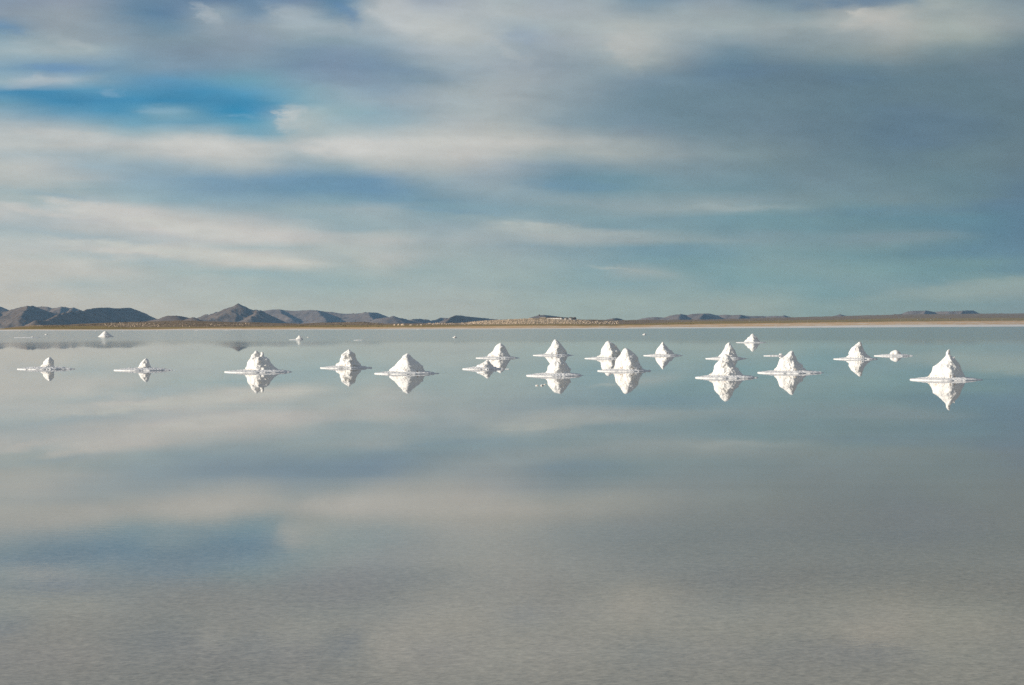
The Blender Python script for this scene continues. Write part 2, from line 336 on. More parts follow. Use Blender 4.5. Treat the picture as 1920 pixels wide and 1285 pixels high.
def make_water():
    m, t, p = principled('brine_over_salt', 0.02, 0.5)
    p.inputs['IOR'].default_value = 1.31
    geo = t.n('ShaderNodeNewGeometry'); pos = geo.outputs['Position']
    sep = t.n('ShaderNodeSeparateXYZ'); t.link(pos, sep.inputs[0])
    px, py = sep.outputs[0], sep.outputs[1]
    dist = t.math('SQRT', t.math('ADD', t.math('MULTIPLY', px, px), t.math('MULTIPLY', py, py)))
    big = t.noise(pos, 0.10, 3, 0.5)
    # the salt bed under a film of brine
    sl = t.comb(t.math('ADD', t.math('MULTIPLY', px, 0.75), t.math('MULTIPLY', py, 0.35)), t.math('SUBTRACT', t.math('MULTIPLY', py, 0.9), t.math('MULTIPLY', px, 0.5)), 0.0)
    g1 = t.noise(sl, 30.0, 3, 0.6, 0.4)
    g2 = t.noise(pos, 10.0, 4, 0.6)
    g3 = t.noise(pos, 0.5, 4, 0.6)
    k = t.math('ADD', t.math('MULTIPLY', t.math('SUBTRACT', g1, 0.5), 1.25), t.math('MULTIPLY', t.math('SUBTRACT', g2, 0.5), 0.8))
    k = t.math('ADD', k, t.math('MULTIPLY', t.math('SUBTRACT', g3, 0.5), 0.25))
    k = t.math('ADD', t.math('MULTIPLY', k, t.ramp(dist, 26, 9, 0.12, 0.95, True)), 1.0)
    b2 = t.noise(t.comb(t.math('MULTIPLY', px, 0.03), t.math('MULTIPLY', py, 0.7), 8.0), 1.0, 4, 0.6)
    k = t.math('ADD', k, t.math('MULTIPLY', t.math('SUBTRACT', b2, 0.5), 0.28))  # streaks of rippled reflection painted into the bed colour
    col = t.mix(1.0, (0.41, 0.364, 0.278, 1), t.comb(k, k, k), 'MULTIPLY')
    t.link(col, p.inputs['Base Color'])
    # calm in the middle, thin crusted film close by, wind ripples far out
    jit = t.math('ADD', dist, t.math('MULTIPLY', t.math('SUBTRACT', t.noise(pos, 0.03, 4, 0.6), 0.5), 90.0))
    far1 = t.ramp(jit, 125, 190, 0.0, 0.035, True)
    far2 = t.ramp(jit, 185, 260, 0.0, 0.06, True)
    near = t.ramp(dist, 24, 9, 0.0, 0.010, True)
    r = t.math('ADD', t.math('ADD', far1, far2), t.math('ADD', near, 0.006))
    band = t.noise(t.comb(t.math('MULTIPLY', px, 0.022), t.math('MULTIPLY', py, 0.22), 3.0), 1.0, 5, 0.62)
    r = t.math('ADD', r, t.math('MULTIPLY', t.ramp(band, 0.50, 0.68, 0.0, 0.045, True), t.ramp(dist, 75, 45, 0.0, 1.0, True)))
    t.link(r, p.inputs['Roughness'])
    wet = t.math('ADD', t.ramp(dist, 11, 56, 0.19, 0.5, True), t.math('MULTIPLY', t.math('SUBTRACT', band, 0.5), t.ramp(dist, 70, 40, 0.0, 0.5, True)))
    t.link(wet, p.inputs['Specular IOR Level'])
    rip = t.noise(t.comb(t.math('MULTIPLY', px, 0.8), t.math('MULTIPLY', py, 1.6), 0.0), 8.0, 3, 0.55)
    hgt = t.math('ADD', t.math('MULTIPLY', rip, 0.75), t.math('MULTIPLY', g1, 0.25))
    bp = t.n('ShaderNodeBump')
    t.link(t.ramp(dist, 30, 8, 0.0, 0.013, True), bp.inputs['Strength'])
    bp.inputs['Distance'].default_value = 0.02
    t.link(hgt, bp.inputs['Height'])
    t.link(bp.outputs[0], p.inputs['Normal'])
    return m

def make_ground():
    m, t, p = principled('shore_ground', 0.95, 0.1)
    at = t.n('ShaderNodeVertexColor'); at.layer_name = 'soil'
    tc = t.n('ShaderNodeTexCoord')
    sep = t.n('ShaderNodeSeparateXYZ'); t.link(tc.outputs['Object'], sep.inputs[0])
    n1 = t.noise(t.comb(sep.outputs[0], t.math('MULTIPLY', sep.outputs[1], 0.35), 0.0), 0.06, 6, 0.7)
    n2 = t.noise(tc.outputs['Object'], 0.5, 3, 0.6)
    k = t.math('ADD', t.math('MULTIPLY', t.math('SUBTRACT', n1, 0.5), 1.1), t.math('MULTIPLY', t.math('SUBTRACT', n2, 0.5), 0.5))
    k = t.math('ADD', k, 1.0)
    t.link(t.mix(1.0, at.outputs[0], t.comb(k, k, k), 'MULTIPLY'), p.inputs['Base Color'])
    return m
def make_rock(name, c1, c2, s):
    m, t, p = principled(name, 0.95, 0.1)
    tc = t.n('ShaderNodeTexCoord')
    n1 = t.noise(tc.outputs['Object'], s, 6, 0.65)
    n2 = t.noise(tc.outputs['Object'], s * 6, 4, 0.6)
    col = t.mix(t.ramp(n1, 0.35, 0.65), (*c1, 1), (*c2, 1))
    k = t.math('ADD', t.math('MULTIPLY', t.math('SUBTRACT', n2, 0.5), 0.5), 1.0)
    t.link(t.mix(1.0, col, t.comb(k, k, k), 'MULTIPLY'), p.inputs['Base Color'])
    return m

# ------------------------------------------------------------------ lake
def build_water():
    ext = 9000
    v = [(-ext, -ext, 0), (ext, -ext, 0), (ext, 7000, 0), (-ext, 7000, 0)]
    o = mesh_obj('water', v, [(0, 1, 2, 3)], make_water())
    tag(o, kind='structure')
build_water()

# ------------------------------------------------------------------ land beyond the lake
# per bearing: waterline, top of the salt strip, top of the tan beach, top of the scrub, skyline of the land (photo rows, (y-560)*8)
LAND = [
 (-700,498,482,480,474,470),(-200,490,472,470,462,458),
 (0,486,468,466,457,454),(60,484,467,465,420,398),(120,484,467,465,418,396),(200,483,467,465,415,366),(240,480,467,464,432,352),
 (300,478,465,457,432,340),(350,476,462,448,428,330),(420,475,464,442,428,350),(480,472,463,436,420,356),(560,471,462,435,405,376),
 (620,470,462,434,400,360),(680,466,461,433,402,347),(720,464,457,430,400,376),(860,462,452,422,400,370),(910,460,451,420,398,330),
 (960,459,450,412,392,310),(1000,457,448,408,385,292),(1080,452,445,408,388,312),(1160,449,441,408,388,326),(1200,448,436,400,380,320),
 (1320,445,430,385,340,318),(1440,441,424,370,335,290),(1560,437,412,360,320,268),(1680,427,400,348,300,240),(1800,422,398,340,295,230),
 (1920,418,395,335,290,222),(2100,412,390,325,280,212),(2700,400,378,310,265,200)]
LX = np.array([r[0] for r in LAND], float)
def land_row(k, x): return 560 + np.interp(x, LX, np.array([r[k] for r in LAND], float)) / 8.0
def shore_dist(x):
    # the shoreline runs obliquely away from left to right
    dy = np.interp(x, [-700, 0, 960, 1440, 1920, 2700], [8.6, 6.1, 4.7, 3.55, 1.75, 1.2])
    return CAM_H * FPX / dy
def crest_dist(x):
    return np.interp(x, [-700, 0, 480, 700, 860, 1000, 1100, 1250, 1500, 1920, 2700], [1500, 1500, 2100, 2500, 2800, 3000, 3300, 5200, 7500, 9000, 9500])
def land_profile(x):
    """list of (distance, height) from under the lake to far beyond the skyline"""
    h = hor(x); dW = float(shore_dist(x)); dC = max(float(crest_dist(x)), dW * 1.5)
    def z(y, d): return CAM_H + (h - y) / FPX * d
    ds = [dW + (dC - dW) * f for f in (0.0, 0.10, 0.26, 0.5, 1.0)]
    pts = [(20, -0.8), (dW * 0.6, -0.5), (dW * 0.97, -0.12), (dW, 0.0)]
    for k in (2, 3, 4, 5):
        y = float(land_row(k, x)); d = ds[k - 1]
        pts.append((d, max(z(y, d), pts[-1][1] + 0.05)))
    for d in (dC * 1.15, dC * 1.6, 15800):
        if d > pts[-1][0]: pts.append((d, z(float(land_row(5, x)) + 1.2 + (d / 15800) * 1.2, d)))
    return pts, ds
def land_z(x, d):
    p, _ = land_profile(x)
    return float(np.interp(d, [q[0] for q in p], [q[1] for q in p]))

ZONE = [(0.88, 0.82, 0.74), (0.76, 0.50, 0.27), (0.34, 0.24, 0.09), (0.29, 0.205, 0.125)]
def build_ground():
    xs = np.concatenate([np.arange(-2600, -100, 100), np.arange(-100, 2020, 5), np.arange(2020, 4700, 100)])
    tt = np.concatenate([np.array([0.0, 0.3, 0.6]), np.linspace(0.72, 1.0, 10)[:-1], np.linspace(1.0, 2.0, 90), np.array([2.05, 2.2, 2.6, 3.0])])
    verts, cols = [], []
    for t_ in tt:
        for x in xs:
            xc = min(max(x, -700), 2700)
            prof, ds = land_profile(xc)
            dW, dC = ds[0], ds[-1]
            if t_ <= 1: d = 20 + (dW - 20) * t_
            elif t_ <= 2: d = dW + (dC - dW) * (t_ - 1) ** 1.4
            else: d = dC + (15800 - dC) * (t_ - 2.0)
            z = float(np.interp(d, [q[0] for q in prof], [q[1] for q in prof]))
            X = (x - 960) / FPX * d
            if 0.9 < t_ <= 2.05:
                s = d / FPX                                   # metres per photo pixel
                n = fbm((X * 0.02, d * 0.008, 1.0), 4)
                z += n * s * 0.55 * min(1, (t_ - 0.9) * 3)
                n2 = fbm((X * 0.11, d * 0.03, 9.0), 2)
                z += n2 * s * 0.35 * min(1, max(0, t_ - 1.35) * 4)
                if t_ < 1.15: z += 0.16 * fbm((X * 0.05, d * 0.02, 4.0), 3)
            verts.append((X, d, z))
            n3 = 0.5 * fbm((X * 0.012, d * 0.01, 20.0), 3)
            f = [ (d - ds[i]) / max(1, ds[i + 1] - ds[i]) for i in range(4)]
            if d <= ds[1]: c = np.array(ZONE[0])
            elif d <= ds[2]:
                c = np.array(ZONE[1]); q = f[1] + n3 * 0.3
                if q < 0.18 or 0.42 < q < 0.56: c = 0.3 * c + 0.7 * np.array((0.88, 0.76, 0.62))
            elif d <= ds[3]: c = np.array(ZONE[2])
            else:
                c = np.array(ZONE[3])
                g = min(1, max(0, (xc - 855) / 50)) * min(1, max(0, (1115 - xc) / 60))
                c = c * (1 - g) + np.array((0.46, 0.335, 0.20)) * g
            if d > ds[2]: c = c * (1 + 0.5 * n3)
            cols.append((*np.clip(c, 0, 1), 1.0))
    nr, nc = len(tt), len(xs)
    o = mesh_obj('ground', verts, grid_faces(nr, nc), make_ground(), smooth=True)
    ca = o.data.color_attributes.new('soil', 'FLOAT_COLOR', 'POINT')
    ca.data.foreach_set('color', np.array(cols, dtype=np.float32).ravel())
    tag(o, kind='structure')
build_ground()

# ------------------------------------------------------------------ mountains
# ridge lines: (photo x, photo row (y-560)*8, distance in km); a ridge that recedes to the right turns its face away from the sun
ROCK_A = make_rock('brown_mountain_rock', (0.135, 0.093, 0.062), (0.25, 0.18, 0.125), 0.012)
ROCK_B = make_rock('grey_mountain_rock', (0.165, 0.125, 0.098), (0.25, 0.19, 0.15), 0.01)
def mountain(name, ridges, mat, slope=0.55, step=None, rough=1.0, seed=0):
    pts = []
    for rd in ridges:
        P = []
        for (x, yy, km) in rd: P.append(world_at(x, 560 + yy / 8.0, km * 1000))
        for a, b in zip(P, P[1:]):
            n = max(2, int((b - a).length / 12))
            for i in range(n): pts.append(a.lerp(b, i / n))
        pts.append(P[-1])
    A = np.array([tuple(p) for p in pts])
    zmin = -5.0
    reach = (A[:, 2].max() - zmin) / slope
    x0, x1 = A[:, 0].min() - reach * 0.7, A[:, 0].max() + reach * 0.7
    y0, y1 = A[:, 1].min() - reach, A[:, 1].max() + reach * 0.5
    st = step or max(5.0, (x1 - x0) / 230)
    gx = np.arange(x0, x1 + st, st); gy = np.arange(y0, y1 + st, st * 1.6)
    GX, GY = np.meshgrid(gx, gy)
    Z = np.full(GX.shape, -1e9)
    for a in A:
        dd = np.hypot(GX - a[0], GY - a[1])
        Z = np.maximum(Z, a[2] - slope * dd * (1 - 0.25 * np.clip(dd / max(reach, 1), 0, 1)))
    H = A[:, 2].max()
    for i in range(GX.shape[0]):
        for j in range(GX.shape[1]):
            z = Z[i, j]
            if z > zmin - 40:
                q = Vector((GX[i, j] / 130 + seed * 7.3, GY[i, j] / 170, 0.5 + seed))
                n = 1 - 2 * abs(noise.noise(q)) + 0.5 * (1 - 2 * abs(noise.noise(q * 2.1))) + 0.3 * noise.noise(q * 4.7) + 0.22 * (1 - 2 * abs(noise.noise(q * 7.3)))
                k = min(1.0, max(0.12, (H - z) / (0.35 * H)))
                Z[i, j] += (n - 0.85) * 0.085 * H * rough * k
    verts = [(GX[i, j], GY[i, j], max(Z[i, j], zmin - 30)) for i in range(GX.shape[0]) for j in range(GX.shape[1])]
    o = mesh_obj(name, verts, grid_faces(*GX.shape), mat, smooth=True)
    tag(o, kind='structure')
    return o
mountain('mountain', [[(-60,170,12.0),(-30,130,12.2),(0,120,12.3),(3,124,12.5),(7,150,12.8),(13,190,13.2),(20,230,13.6)]], ROCK_A, seed=1)
mountain('mountain', [[(-60,280,10.3),(-30,235,10.15),(0,200,10.05),(15,188,10.0),(28,160,9.9),(40,125,9.8),(52,102,9.7),(58,112,9.75),(61,103,9.8),(68,128,10.0),(80,165,10.3),(90,190,10.55),(106,222,10.9)],
                      [(52,105,9.7),(50,170,9.45),(42,230,9.2),(40,290,8.95)],[(0,205,10.05),(-6,280,9.7),(10,330,9.4)]], ROCK_A, seed=2)
mountain('mountain', [[(58,140,12.6),(68,125,12.6),(78,115,12.55),(90,122,12.5),(98,140,12.5),(110,128,12.45),(116,120,12.4),(122,120,12.4),(130,135,12.4),(138,128,12.4),(143,145,12.6),(147,180,12.9),(155,240,13.3)],
                      [(116,122,12.4),(112,200,12.1)],[(138,130,12.4),(128,210,12.15)]], ROCK_A, seed=3)
mountain('mountain', [[(70,330,7.6),(90,290,7.8),(112,240,8.1),(130,208,8.35),(147,183,8.6),(165,160,8.9),(178,140,9.1),(188,133,9.15),(200,130,9.2),(210,138,9.3),(224,142,9.4),(232,135,9.45),(240,132,9.5),(245,135,9.6),(252,160,9.8),(262,200,10.1),(275,280,10.6),(285,318,10.9)],
                      [(200,132,9.2),(186,215,9.15),(190,290,9.1)],[(226,142,9.4),(214,230,9.35),(222,300,9.3)]], ROCK_A, seed=4)
mountain('hill', [[(262,350,6.6),(278,328,6.6),(290,315,6.6),(300,298,6.55),(308,270,6.5),(314,252,6.5),(322,251,6.5),(330,250,6.5),(337,258,6.55),(343,268,6.75),(348,275,6.9),(356,292,7.1)],
                  [(352,300,6.4),(358,290,6.4),(361,279,6.4),(364,282,6.4),(368,305,6.5),(378,330,6.6)]], ROCK_B, slope=0.5, rough=0.7, seed=5)
mountain('mountain', [[(350,345,11.2),(366,292,11.1),(385,242,11.0),(395,235,10.9),(410,205,10.8),(422,175,10.7),(430,140,10.6),(440,108,10.5),(447,72,10.4),(455,108,10.45),(463,130,10.5),(466,160,10.55),(472,175,10.55),(480,178,10.5)],
                      [(395,236,10.9),(402,275,10.55),(412,320,10.3)],
                      [(474,176,10.55),(480,178,10.4),(485,180,10.3),(490,200,10.45),(500,240,10.8),(512,290,11.2),(522,330,11.6)],
                      [(483,180,10.3),(476,250,10.0),(470,310,9.7)]], ROCK_A, seed=6)
mountain('mountain_ridge', [[(480,195,12.9),(500,175,12.8),(512,160,12.75),(525,158,12.7),(535,172,12.7),(550,182,12.65),(565,178,12.6),(580,172,12.55),(592,170,12.5),(600,180,12.55),(620,200,12.55),(640,212,12.5),(660,225,12.5),(667,220,12.45),(675,205,12.4),(685,195,12.35),(695,198,12.4),(705,215,12.6),(712,235,12.8),(718,260,13.0),(728,295,13.3)],
                      [(525,160,12.7),(528,225,12.4),(545,300,12.1)],[(595,172,12.5),(600,240,12.2),(612,310,11.9)],[(690,197,12.35),(694,260,12.05),(700,320,11.8)]], ROCK_B, slope=0.45, rough=0.8, seed=7)
mountain('hill', [[(690,330,10.7),(708,300,10.6),(722,285,10.5),(732,273,10.45),(738,257,10.4),(743,282,10.6),(748,296,10.6),(753,289,10.5),(760,310,10.7),(767,312,10.6),(775,297,10.5),(785,298,10.6),(792,306,10.8),(798,306,10.8),(804,325,11.1),(810,350,11.4)]], ROCK_B, slope=0.5, seed=8)
mountain('hill', [[(798,365,11.0),(808,338,11.2),(818,310,11.4),(827,282,11.5),(838,288,11.5),(848,292,11.5),(860,330,11.5)],[(838,288,11.5),(830,345,11.2)]], ROCK_B, slope=0.5, seed=9)
mountain('mountain', [[(836,360,8.4),(843,300,8.7),(847,275,8.9),(852,256,9.1),(857,248,9.3),(865,250,9.6),(872,262,9.9),(890,279,10.5),(910,294,11.2),(930,309,11.9),(948,322,12.5)]], ROCK_A, slope=0.6, seed=10)
mountain('hill', [[(984,310,9.0),(994,288,9.0),(1003,262,9.0),(1012,245,9.0),(1020,242,9.0),(1030,250,9.1),(1045,264,9.3),(1060,277,9.4),(1078,300,9.6)]], ROCK_B, slope=0.5, rough=0.5, seed=11)
mountain('hill', [[(1122,335,9.0),(1135,318,9.0),(1142,306,9.0),(1149,294,9.0),(1157,291,9.1),(1164,303,9.3),(1172,325,9.5)]], ROCK_A, slope=0.5, rough=0.5, seed=12)
mountain('hill', [[(1170,332,11.4),(1195,312,11.3),(1205,300,11.25),(1215,283,11.2),(1230,270,11.1),(1238,276,11.1),(1245,282,11.1),(1258,250,11.0),(1268,234,11.0),(1276,228,11.0),(1283,237,11.1),(1290,240,11.1),(1300,225,11.0),(1308,220,11.0),(1325,218,11.0),(1332,228,11.1),(1340,242,11.2),(1350,246,11.2),(1362,240,11.1),(1375,246,11.1),(1390,242,11.0),(1405,255,11.0),(1425,260,11.0),(1440,262,11.0),(1455,252,10.9),(1468,250,10.9),(1475,262,11.4),(1482,280,11.6)],
                  [(1276,230,11.0),(1272,300,10.6)],[(1320,220,11.0),(1312,290,10.6)],[(1390,243,11.0),(1384,300,10.6)]], ROCK_B, slope=0.45, rough=0.6, seed=13)
mountain('hill', [[(1540,280,10.6),(1560,264,10.6),(1568,248,10.6),(1575,233,10.6),(1582,248,10.7),(1592,264,10.8),(1606,276,10.9)]], ROCK_B, slope=0.5, rough=0.4, seed=14)
mountain('mountain', [[(1668,255,10.8),(1690,215,11.0),(1703,186,11.0),(1712,180,11.0),(1722,177,11.0),(1735,174,11.0),(1740,178,11.1),(1748,193,11.5),(1757,196,11.5),(1765,188,11.2),(1780,190,11.1),(1790,185,11.1),(1800,180,11.1),(1810,175,11.1),(1825,177,11.5),(1832,205,11.9),(1838,228,12.2),(1848,250,12.5)],
                      [(1735,175,11.0),(1732,240,10.6)],[(1806,177,11.1),(1800,240,10.7)]], ROCK_B, slope=0.7, rough=0.7, seed=15)

# ------------------------------------------------------------------ rubble, boulders, shrubs on the far shore
PALE = make_rock('pale_boulder_stone', (0.54, 0.405, 0.275), (0.74, 0.585, 0.42), 0.4)
DARKSH = make_rock('dark_scrub', (0.035, 0.032, 0.02), (0.06, 0.052, 0.03), 0.4)
def on_land(x, y):
    """point of the land surface seen at a place of the photo"""
    ds = np.linspace(float(shore_dist(x)), float(crest_dist(x)) * 1.02, 260)
    prof, _ = land_profile(x)
    zz = np.interp(ds, [q[0] for q in prof], [q[1] for q in prof])
    yy = hor(x) - (zz - CAM_H) / ds * FPX
    idx = np.where(yy <= y)[0]
    d = ds[idx[0]] if len(idx) else ds[-1]
    z = float(np.interp(d, [q[0] for q in prof], [q[1] for q in prof]))
    return Vector(((x - 960) / FPX * d, d, z)), d / FPX
def blob(bm, c, rx, ry, rz, rng, sub=1):
    m = Matrix.Translation(c) @ Matrix.Rotation(rng.uniform(0, 6.28), 4, 'Z') @ Matrix.Diagonal((rx, ry, rz, 1))
    r = bmesh.ops.create_icosphere(bm, subdivisions=sub, radius=1.0, matrix=m)
    for v in r['verts']:
        d = (v.co - c); v.co = c + d * rng.uniform(0.72, 1.2)
def scatter(name, zones, mat, n, sz, seed, flat=0.8):
    rng = random.Random(seed); bm = bmesh.new()
    tot = sum(z[4] for z in zones)
    for zx0, zx1, yt, yb, wgt in zones:
        for _ in range(int(n * wgt / tot)):
            x = rng.uniform(zx0, zx1); q = (x - zx0) / (zx1 - zx0)
            t_ = yt(x) if callable(yt) else yt; b_ = yb(x) if callable(yb) else yb
            y = rng.uniform(t_, b_)
            p, s = on_land(x, y)
            r = s * sz * (0.45 + rng.random() ** 2 * 1.2)
            blob(bm, p + Vector((0, 0, r * 0.3)), r * rng.uniform(0.7, 1.4), r, r * flat * rng.uniform(0.6, 1.2), rng)
    o = bm_obj(name, bm, mat); tag(o, kind='stuff'); return o
C8 = lambda v: 560 + v / 8.0
crest = lambda x: float(land_row(5, x))
def below(k): return lambda x: crest(x) + k
rub = scatter('rubble', [(880,1000,below(0.5),C8(385),6.6),(1000,1084,C8(315),C8(385),3.6),(1084,1110,C8(330),C8(385),0.9),(1110,1160,C8(345),C8(385),1.0),(800,890,C8(372),C8(392),1.4)], PALE, 1900, 1.0, 3)
tag(rub, 'pale stone rubble covering the slope below the long low building', 'rubble')
rub2 = scatter('rubble', [(196,300,C8(370),C8(428),5),(305,420,C8(378),C8(422),1.5),(420,480,C8(378),C8(402),0.5),(54,80,C8(402),C8(425),0.4),(630,720,C8(358),C8(398),0.7)], PALE, 420, 0.85, 4)
tag(rub2, 'loose pale rubble on the dark low rise along the left shore', 'rubble')
scr = scatter('scrub', [(80,240,below(0.2),lambda x: crest(x)+4.0,4),(200,480,below(0.3),C8(430),6),(480,720,below(0.4),C8(420),3.5),(880,1160,below(1),C8(395),4),(1160,1300,C8(340),C8(385),1)], DARKSH, 1500, 0.7, 5, 0.6)
tag(scr, 'dark low scrub growing over the far shore rise', 'scrub')

def boulder(x, y, wpx, hpx, label, seed, grp='pale boulders on the far shore'):
    p, s = on_land(x, y); rng = random.Random(seed); bm = bmesh.new()
    r = bmesh.ops.create_icosphere(bm, subdivisions=2, radius=1.0, matrix=Matrix.Diagonal((wpx * s / 2, wpx * s / 2.4, hpx * s, 1)))
    for v in r['verts']:
        n = fbm(v.co.normalized() * 1.6 + Vector((seed, 0, 0)), 3)
        v.co *= 1 + 0.28 * n
        v.co.z = max(v.co.z, -0.3 * hpx * s)
    o = bm_obj('boulder', bm, PALE, loc=p); tag(o, label, 'boulder', grp)
boulder(740.5, C8(402), 5.5, 2.6, 'pale ruined wall block in rounded form, leftmost of three on the far shore scrub', 11)  # this and the next two: ruined wall blocks, modelled as boulders
boulder(747.5, C8(402), 5, 2.9, 'pale upright ruined wall block, middle of three on the far shore scrub', 12)
boulder(756, C8(403), 9, 3.2, 'widest pale ruined wall block, right of two smaller ones on the scrub', 13)
boulder(771, C8(402), 8, 1.8, 'low flat pale rock right of the widest pale block', 14)
boulder(783, C8(402), 4, 1.6, 'small pale rock between the low flat rock and the rubble', 15)
boulder(790, C8(402), 5, 2.4, 'tallest pale rock left of the rubble slope', 16)
boulder(814, C8(388), 7, 1.9, 'pale rock at the left foot of the rubble slope', 17)
boulder(426, 617.3, 1.8, 1.6, 'small dark post-like spot alone on the tan beach at left', 18)  # unidentified dark spot, given a boulder shape

# ------------------------------------------------------------------ buildings on the far rise
WALL = mat_noise('whitewashed_wall', (0.82, 0.77, 0.69), (0.90, 0.85, 0.78), 0.6)
ROOF = mat_noise('brown_roof', (0.085, 0.06, 0.045), (0.13, 0.095, 0.07), 0.8)
THATCH = mat_noise('straw_thatch', (0.34, 0.26, 0.17), (0.44, 0.35, 0.24), 0.8)
DARK = mat_noise('dark_opening', (0.02, 0.018, 0.016), (0.03, 0.027, 0.024), 1.0)
WOOD = mat_noise('weathered_pole_wood', (0.42, 0.38, 0.32), (0.52, 0.48, 0.42), 2.0)
METAL = mat_noise('dark_tank_metal', (0.045, 0.035, 0.03), (0.07, 0.055, 0.05), 1.0)
def box_bm(bm, cx, cy, cz, sx, sy, sz):
    bmesh.ops.create_cube(bm, size=1.0, matrix=Matrix.Translation((cx, cy, cz)) @ Matrix.Diagonal((sx, sy, sz, 1)))
def gable_bm(bm, cx, cy, z0, sx, sy, h):
    a, b = sx / 2, sy / 2
    v = [bm.verts.new((cx + p, cy + q, z0 + r)) for p, q, r in ((-a,-b,0),(a,-b,0),(a,b,0),(-a,b,0),(-a,0,h),(a,0,h))]
    for f in ((0,1,5,4),(2,3,4,5),(1,2,5),(3,0,4),(3,2,1,0)): bm.faces.new([v[i] for i in f])
def house(name, x, y, wpx, hpx, label, cat='house', nwin=2, roofmat=ROOF, roof_h=0.8, wallfrac=0.55, depth=6.0, group=None, dd=None):
    p, s = on_land(x, y)
    if dd: p = Vector(((x - 960) / FPX * dd, dd, CAM_H + (hor(x) - y) / FPX * dd)); s = dd / FPX
    t = empty(name, p); tag(t, label, cat, group)
    t.rotation_euler = (0, 0, R(-32))
    W, H = max(wpx * s - depth * 0.53, wpx * s * 0.6) / 0.848, hpx * s; wh = H * wallfrac
    bm = bmesh.new(); box_bm(bm, 0, 0, wh / 2 - 0.4, W, depth, wh + 0.8); bm_obj('wall', bm, WALL, t)
    bm = bmesh.new(); gable_bm(bm, 0, 0, wh + 0.003, W + 0.8, depth + 0.8, H - wh); bm_obj('roof', bm, roofmat, t)
    for i in range(nwin):
        bm = bmesh.new(); wx = (-0.5 + (i + 0.7) / (nwin + 0.4)) * W
        box_bm(bm, wx, -depth / 2 - 0.01, wh * 0.55, min(0.9, W / (nwin * 3)), 0.08, wh * 0.45); bm_obj('window', bm, DARK, t)
    bm = bmesh.new(); box_bm(bm, W * 0.36, -depth / 2 - 0.01, wh * 0.4, 0.9, 0.08, wh * 0.78); bm_obj('door', bm, DARK, t)
    return t
BY = C8(311)
house('lodge', 1041, BY - 0.2, 31, 3.8, 'long low white building with brown roof on top of the stony rise', 'building', nwin=9, wallfrac=0.55, depth=7, dd=3040)
house('lodge', 1018.5, BY - 0.2, 13.5, 3.4, 'short white wing under straw roof beside the long low building', 'building', nwin=4, roofmat=THATCH, wallfrac=0.42, depth=6, dd=3050)
house('lodge', 1003.8, BY - 0.2, 5, 2.0, 'small white hut at the left end of the buildings on the rise', 'building', nwin=1, roofmat=THATCH, wallfrac=0.7, depth=4, dd=3060)
house('house', 1062, BY + 0.4, 6, 3.9, 'white house with dark roof just right of the long low building', 'house', nwin=1, wallfrac=0.5, dd=3050)
house('house', 1070.5, BY + 0.4, 7.5, 4.2, 'white house with dark roof second from the right on the rise', 'house', nwin=2, wallfrac=0.5, dd=3040)
house('house', 1077.5, BY + 0.6, 4.6, 4.6, 'dark roofed tall house at the right end of the row on the rise', 'house', nwin=1, wallfrac=0.34, dd=3045)
# thatched dome roof hall behind the short wing
def water_tank():
    d = 3100; base = world_at(1011.2, C8(300), d); s = d / FPX
    t = empty('water_tower', base); tag(t, 'dark tank raised on a mast above the roofs on the rise', 'water tower')
    bm = bmesh.new(); top = (C8(300) - C8(256)) * s
    bmesh.ops.create_cone(bm, cap_ends=True, segments=10, radius1=0.22, radius2=0.16, depth=top, matrix=Matrix.Translation((0, 0, top / 2)))
    bm_obj('mast', bm, WOOD, t)
    bm = bmesh.new(); bmesh.ops.create_cone(bm, cap_ends=True, segments=14, radius1=1.25, radius2=1.2, depth=1.5, matrix=Matrix.Translation((0, 0, top + 0.75)))
    bm_obj('tank', bm, METAL, t)
    bm = bmesh.new(); bmesh.ops.create_cone(bm, cap_ends=True, segments=14, radius1=1.3, radius2=0.15, depth=0.3, matrix=Matrix.Translation((0, 0, top + 1.652)))
    bm_obj('lid', bm, METAL, t)
water_tank()
house('house', 1721, C8(318), 2.2, 1.5, 'tiny white house, leftmost on the right hand plain', 'house', nwin=1, depth=5)
house('house', 1746.5, C8(322), 2.6, 1.6, 'tiny white house beside a pole, middle of the right hand plain', 'house', nwin=1, depth=5)
house('house', 1781.5, C8(312), 2.4, 1.7, 'tiny white house, rightmost on the right hand plain', 'house', nwin=1, depth=5)

def pole_mesh():
    t = empty('utility_pole', (0, 0, 0))
    bm = bmesh.new(); bmesh.ops.create_cone(bm, cap_ends=True, segments=8, radius1=0.30, radius2=0.2, depth=9, matrix=Matrix.Translation((0, 0, 4.5)))
    bm_obj('pole', bm, WOOD, t)
    bm = bmesh.new(); box_bm(bm, 0, -0.22, 8.4, 2.2, 0.16, 0.2); bm_obj('crossarm', bm, WOOD, t)
    return t
POLES = [(1200,605.5),(1251,605.6),(1301,605.8),(1352,605.2),(1405,604.6),(1459,604.8),(1514,604.8),(1571,604.0),(1629,604.0),(1689,603.0),(1750,602.5),(1814,601.5),(1879,601.5)]
pole0 = pole_mesh()
for i, (x, y) in enumerate(POLES):
    if i == 0: o = pole0
    else:
        o = pole0.copy(); COL.objects.link(o)
        for ch in pole0.children:
            c = ch.copy(); COL.objects.link(c); c.parent = o
    p, s = on_land(x, y)
    o.location = p; k = 5.2 * s / 9.0; o.scale = (k, k, k); o.rotation_euler = (0, 0, R(20))
    tag(o, 'pale wooden utility pole in the thin line of poles crossing the right hand plain', 'utility pole', 'utility poles across the right hand plain')

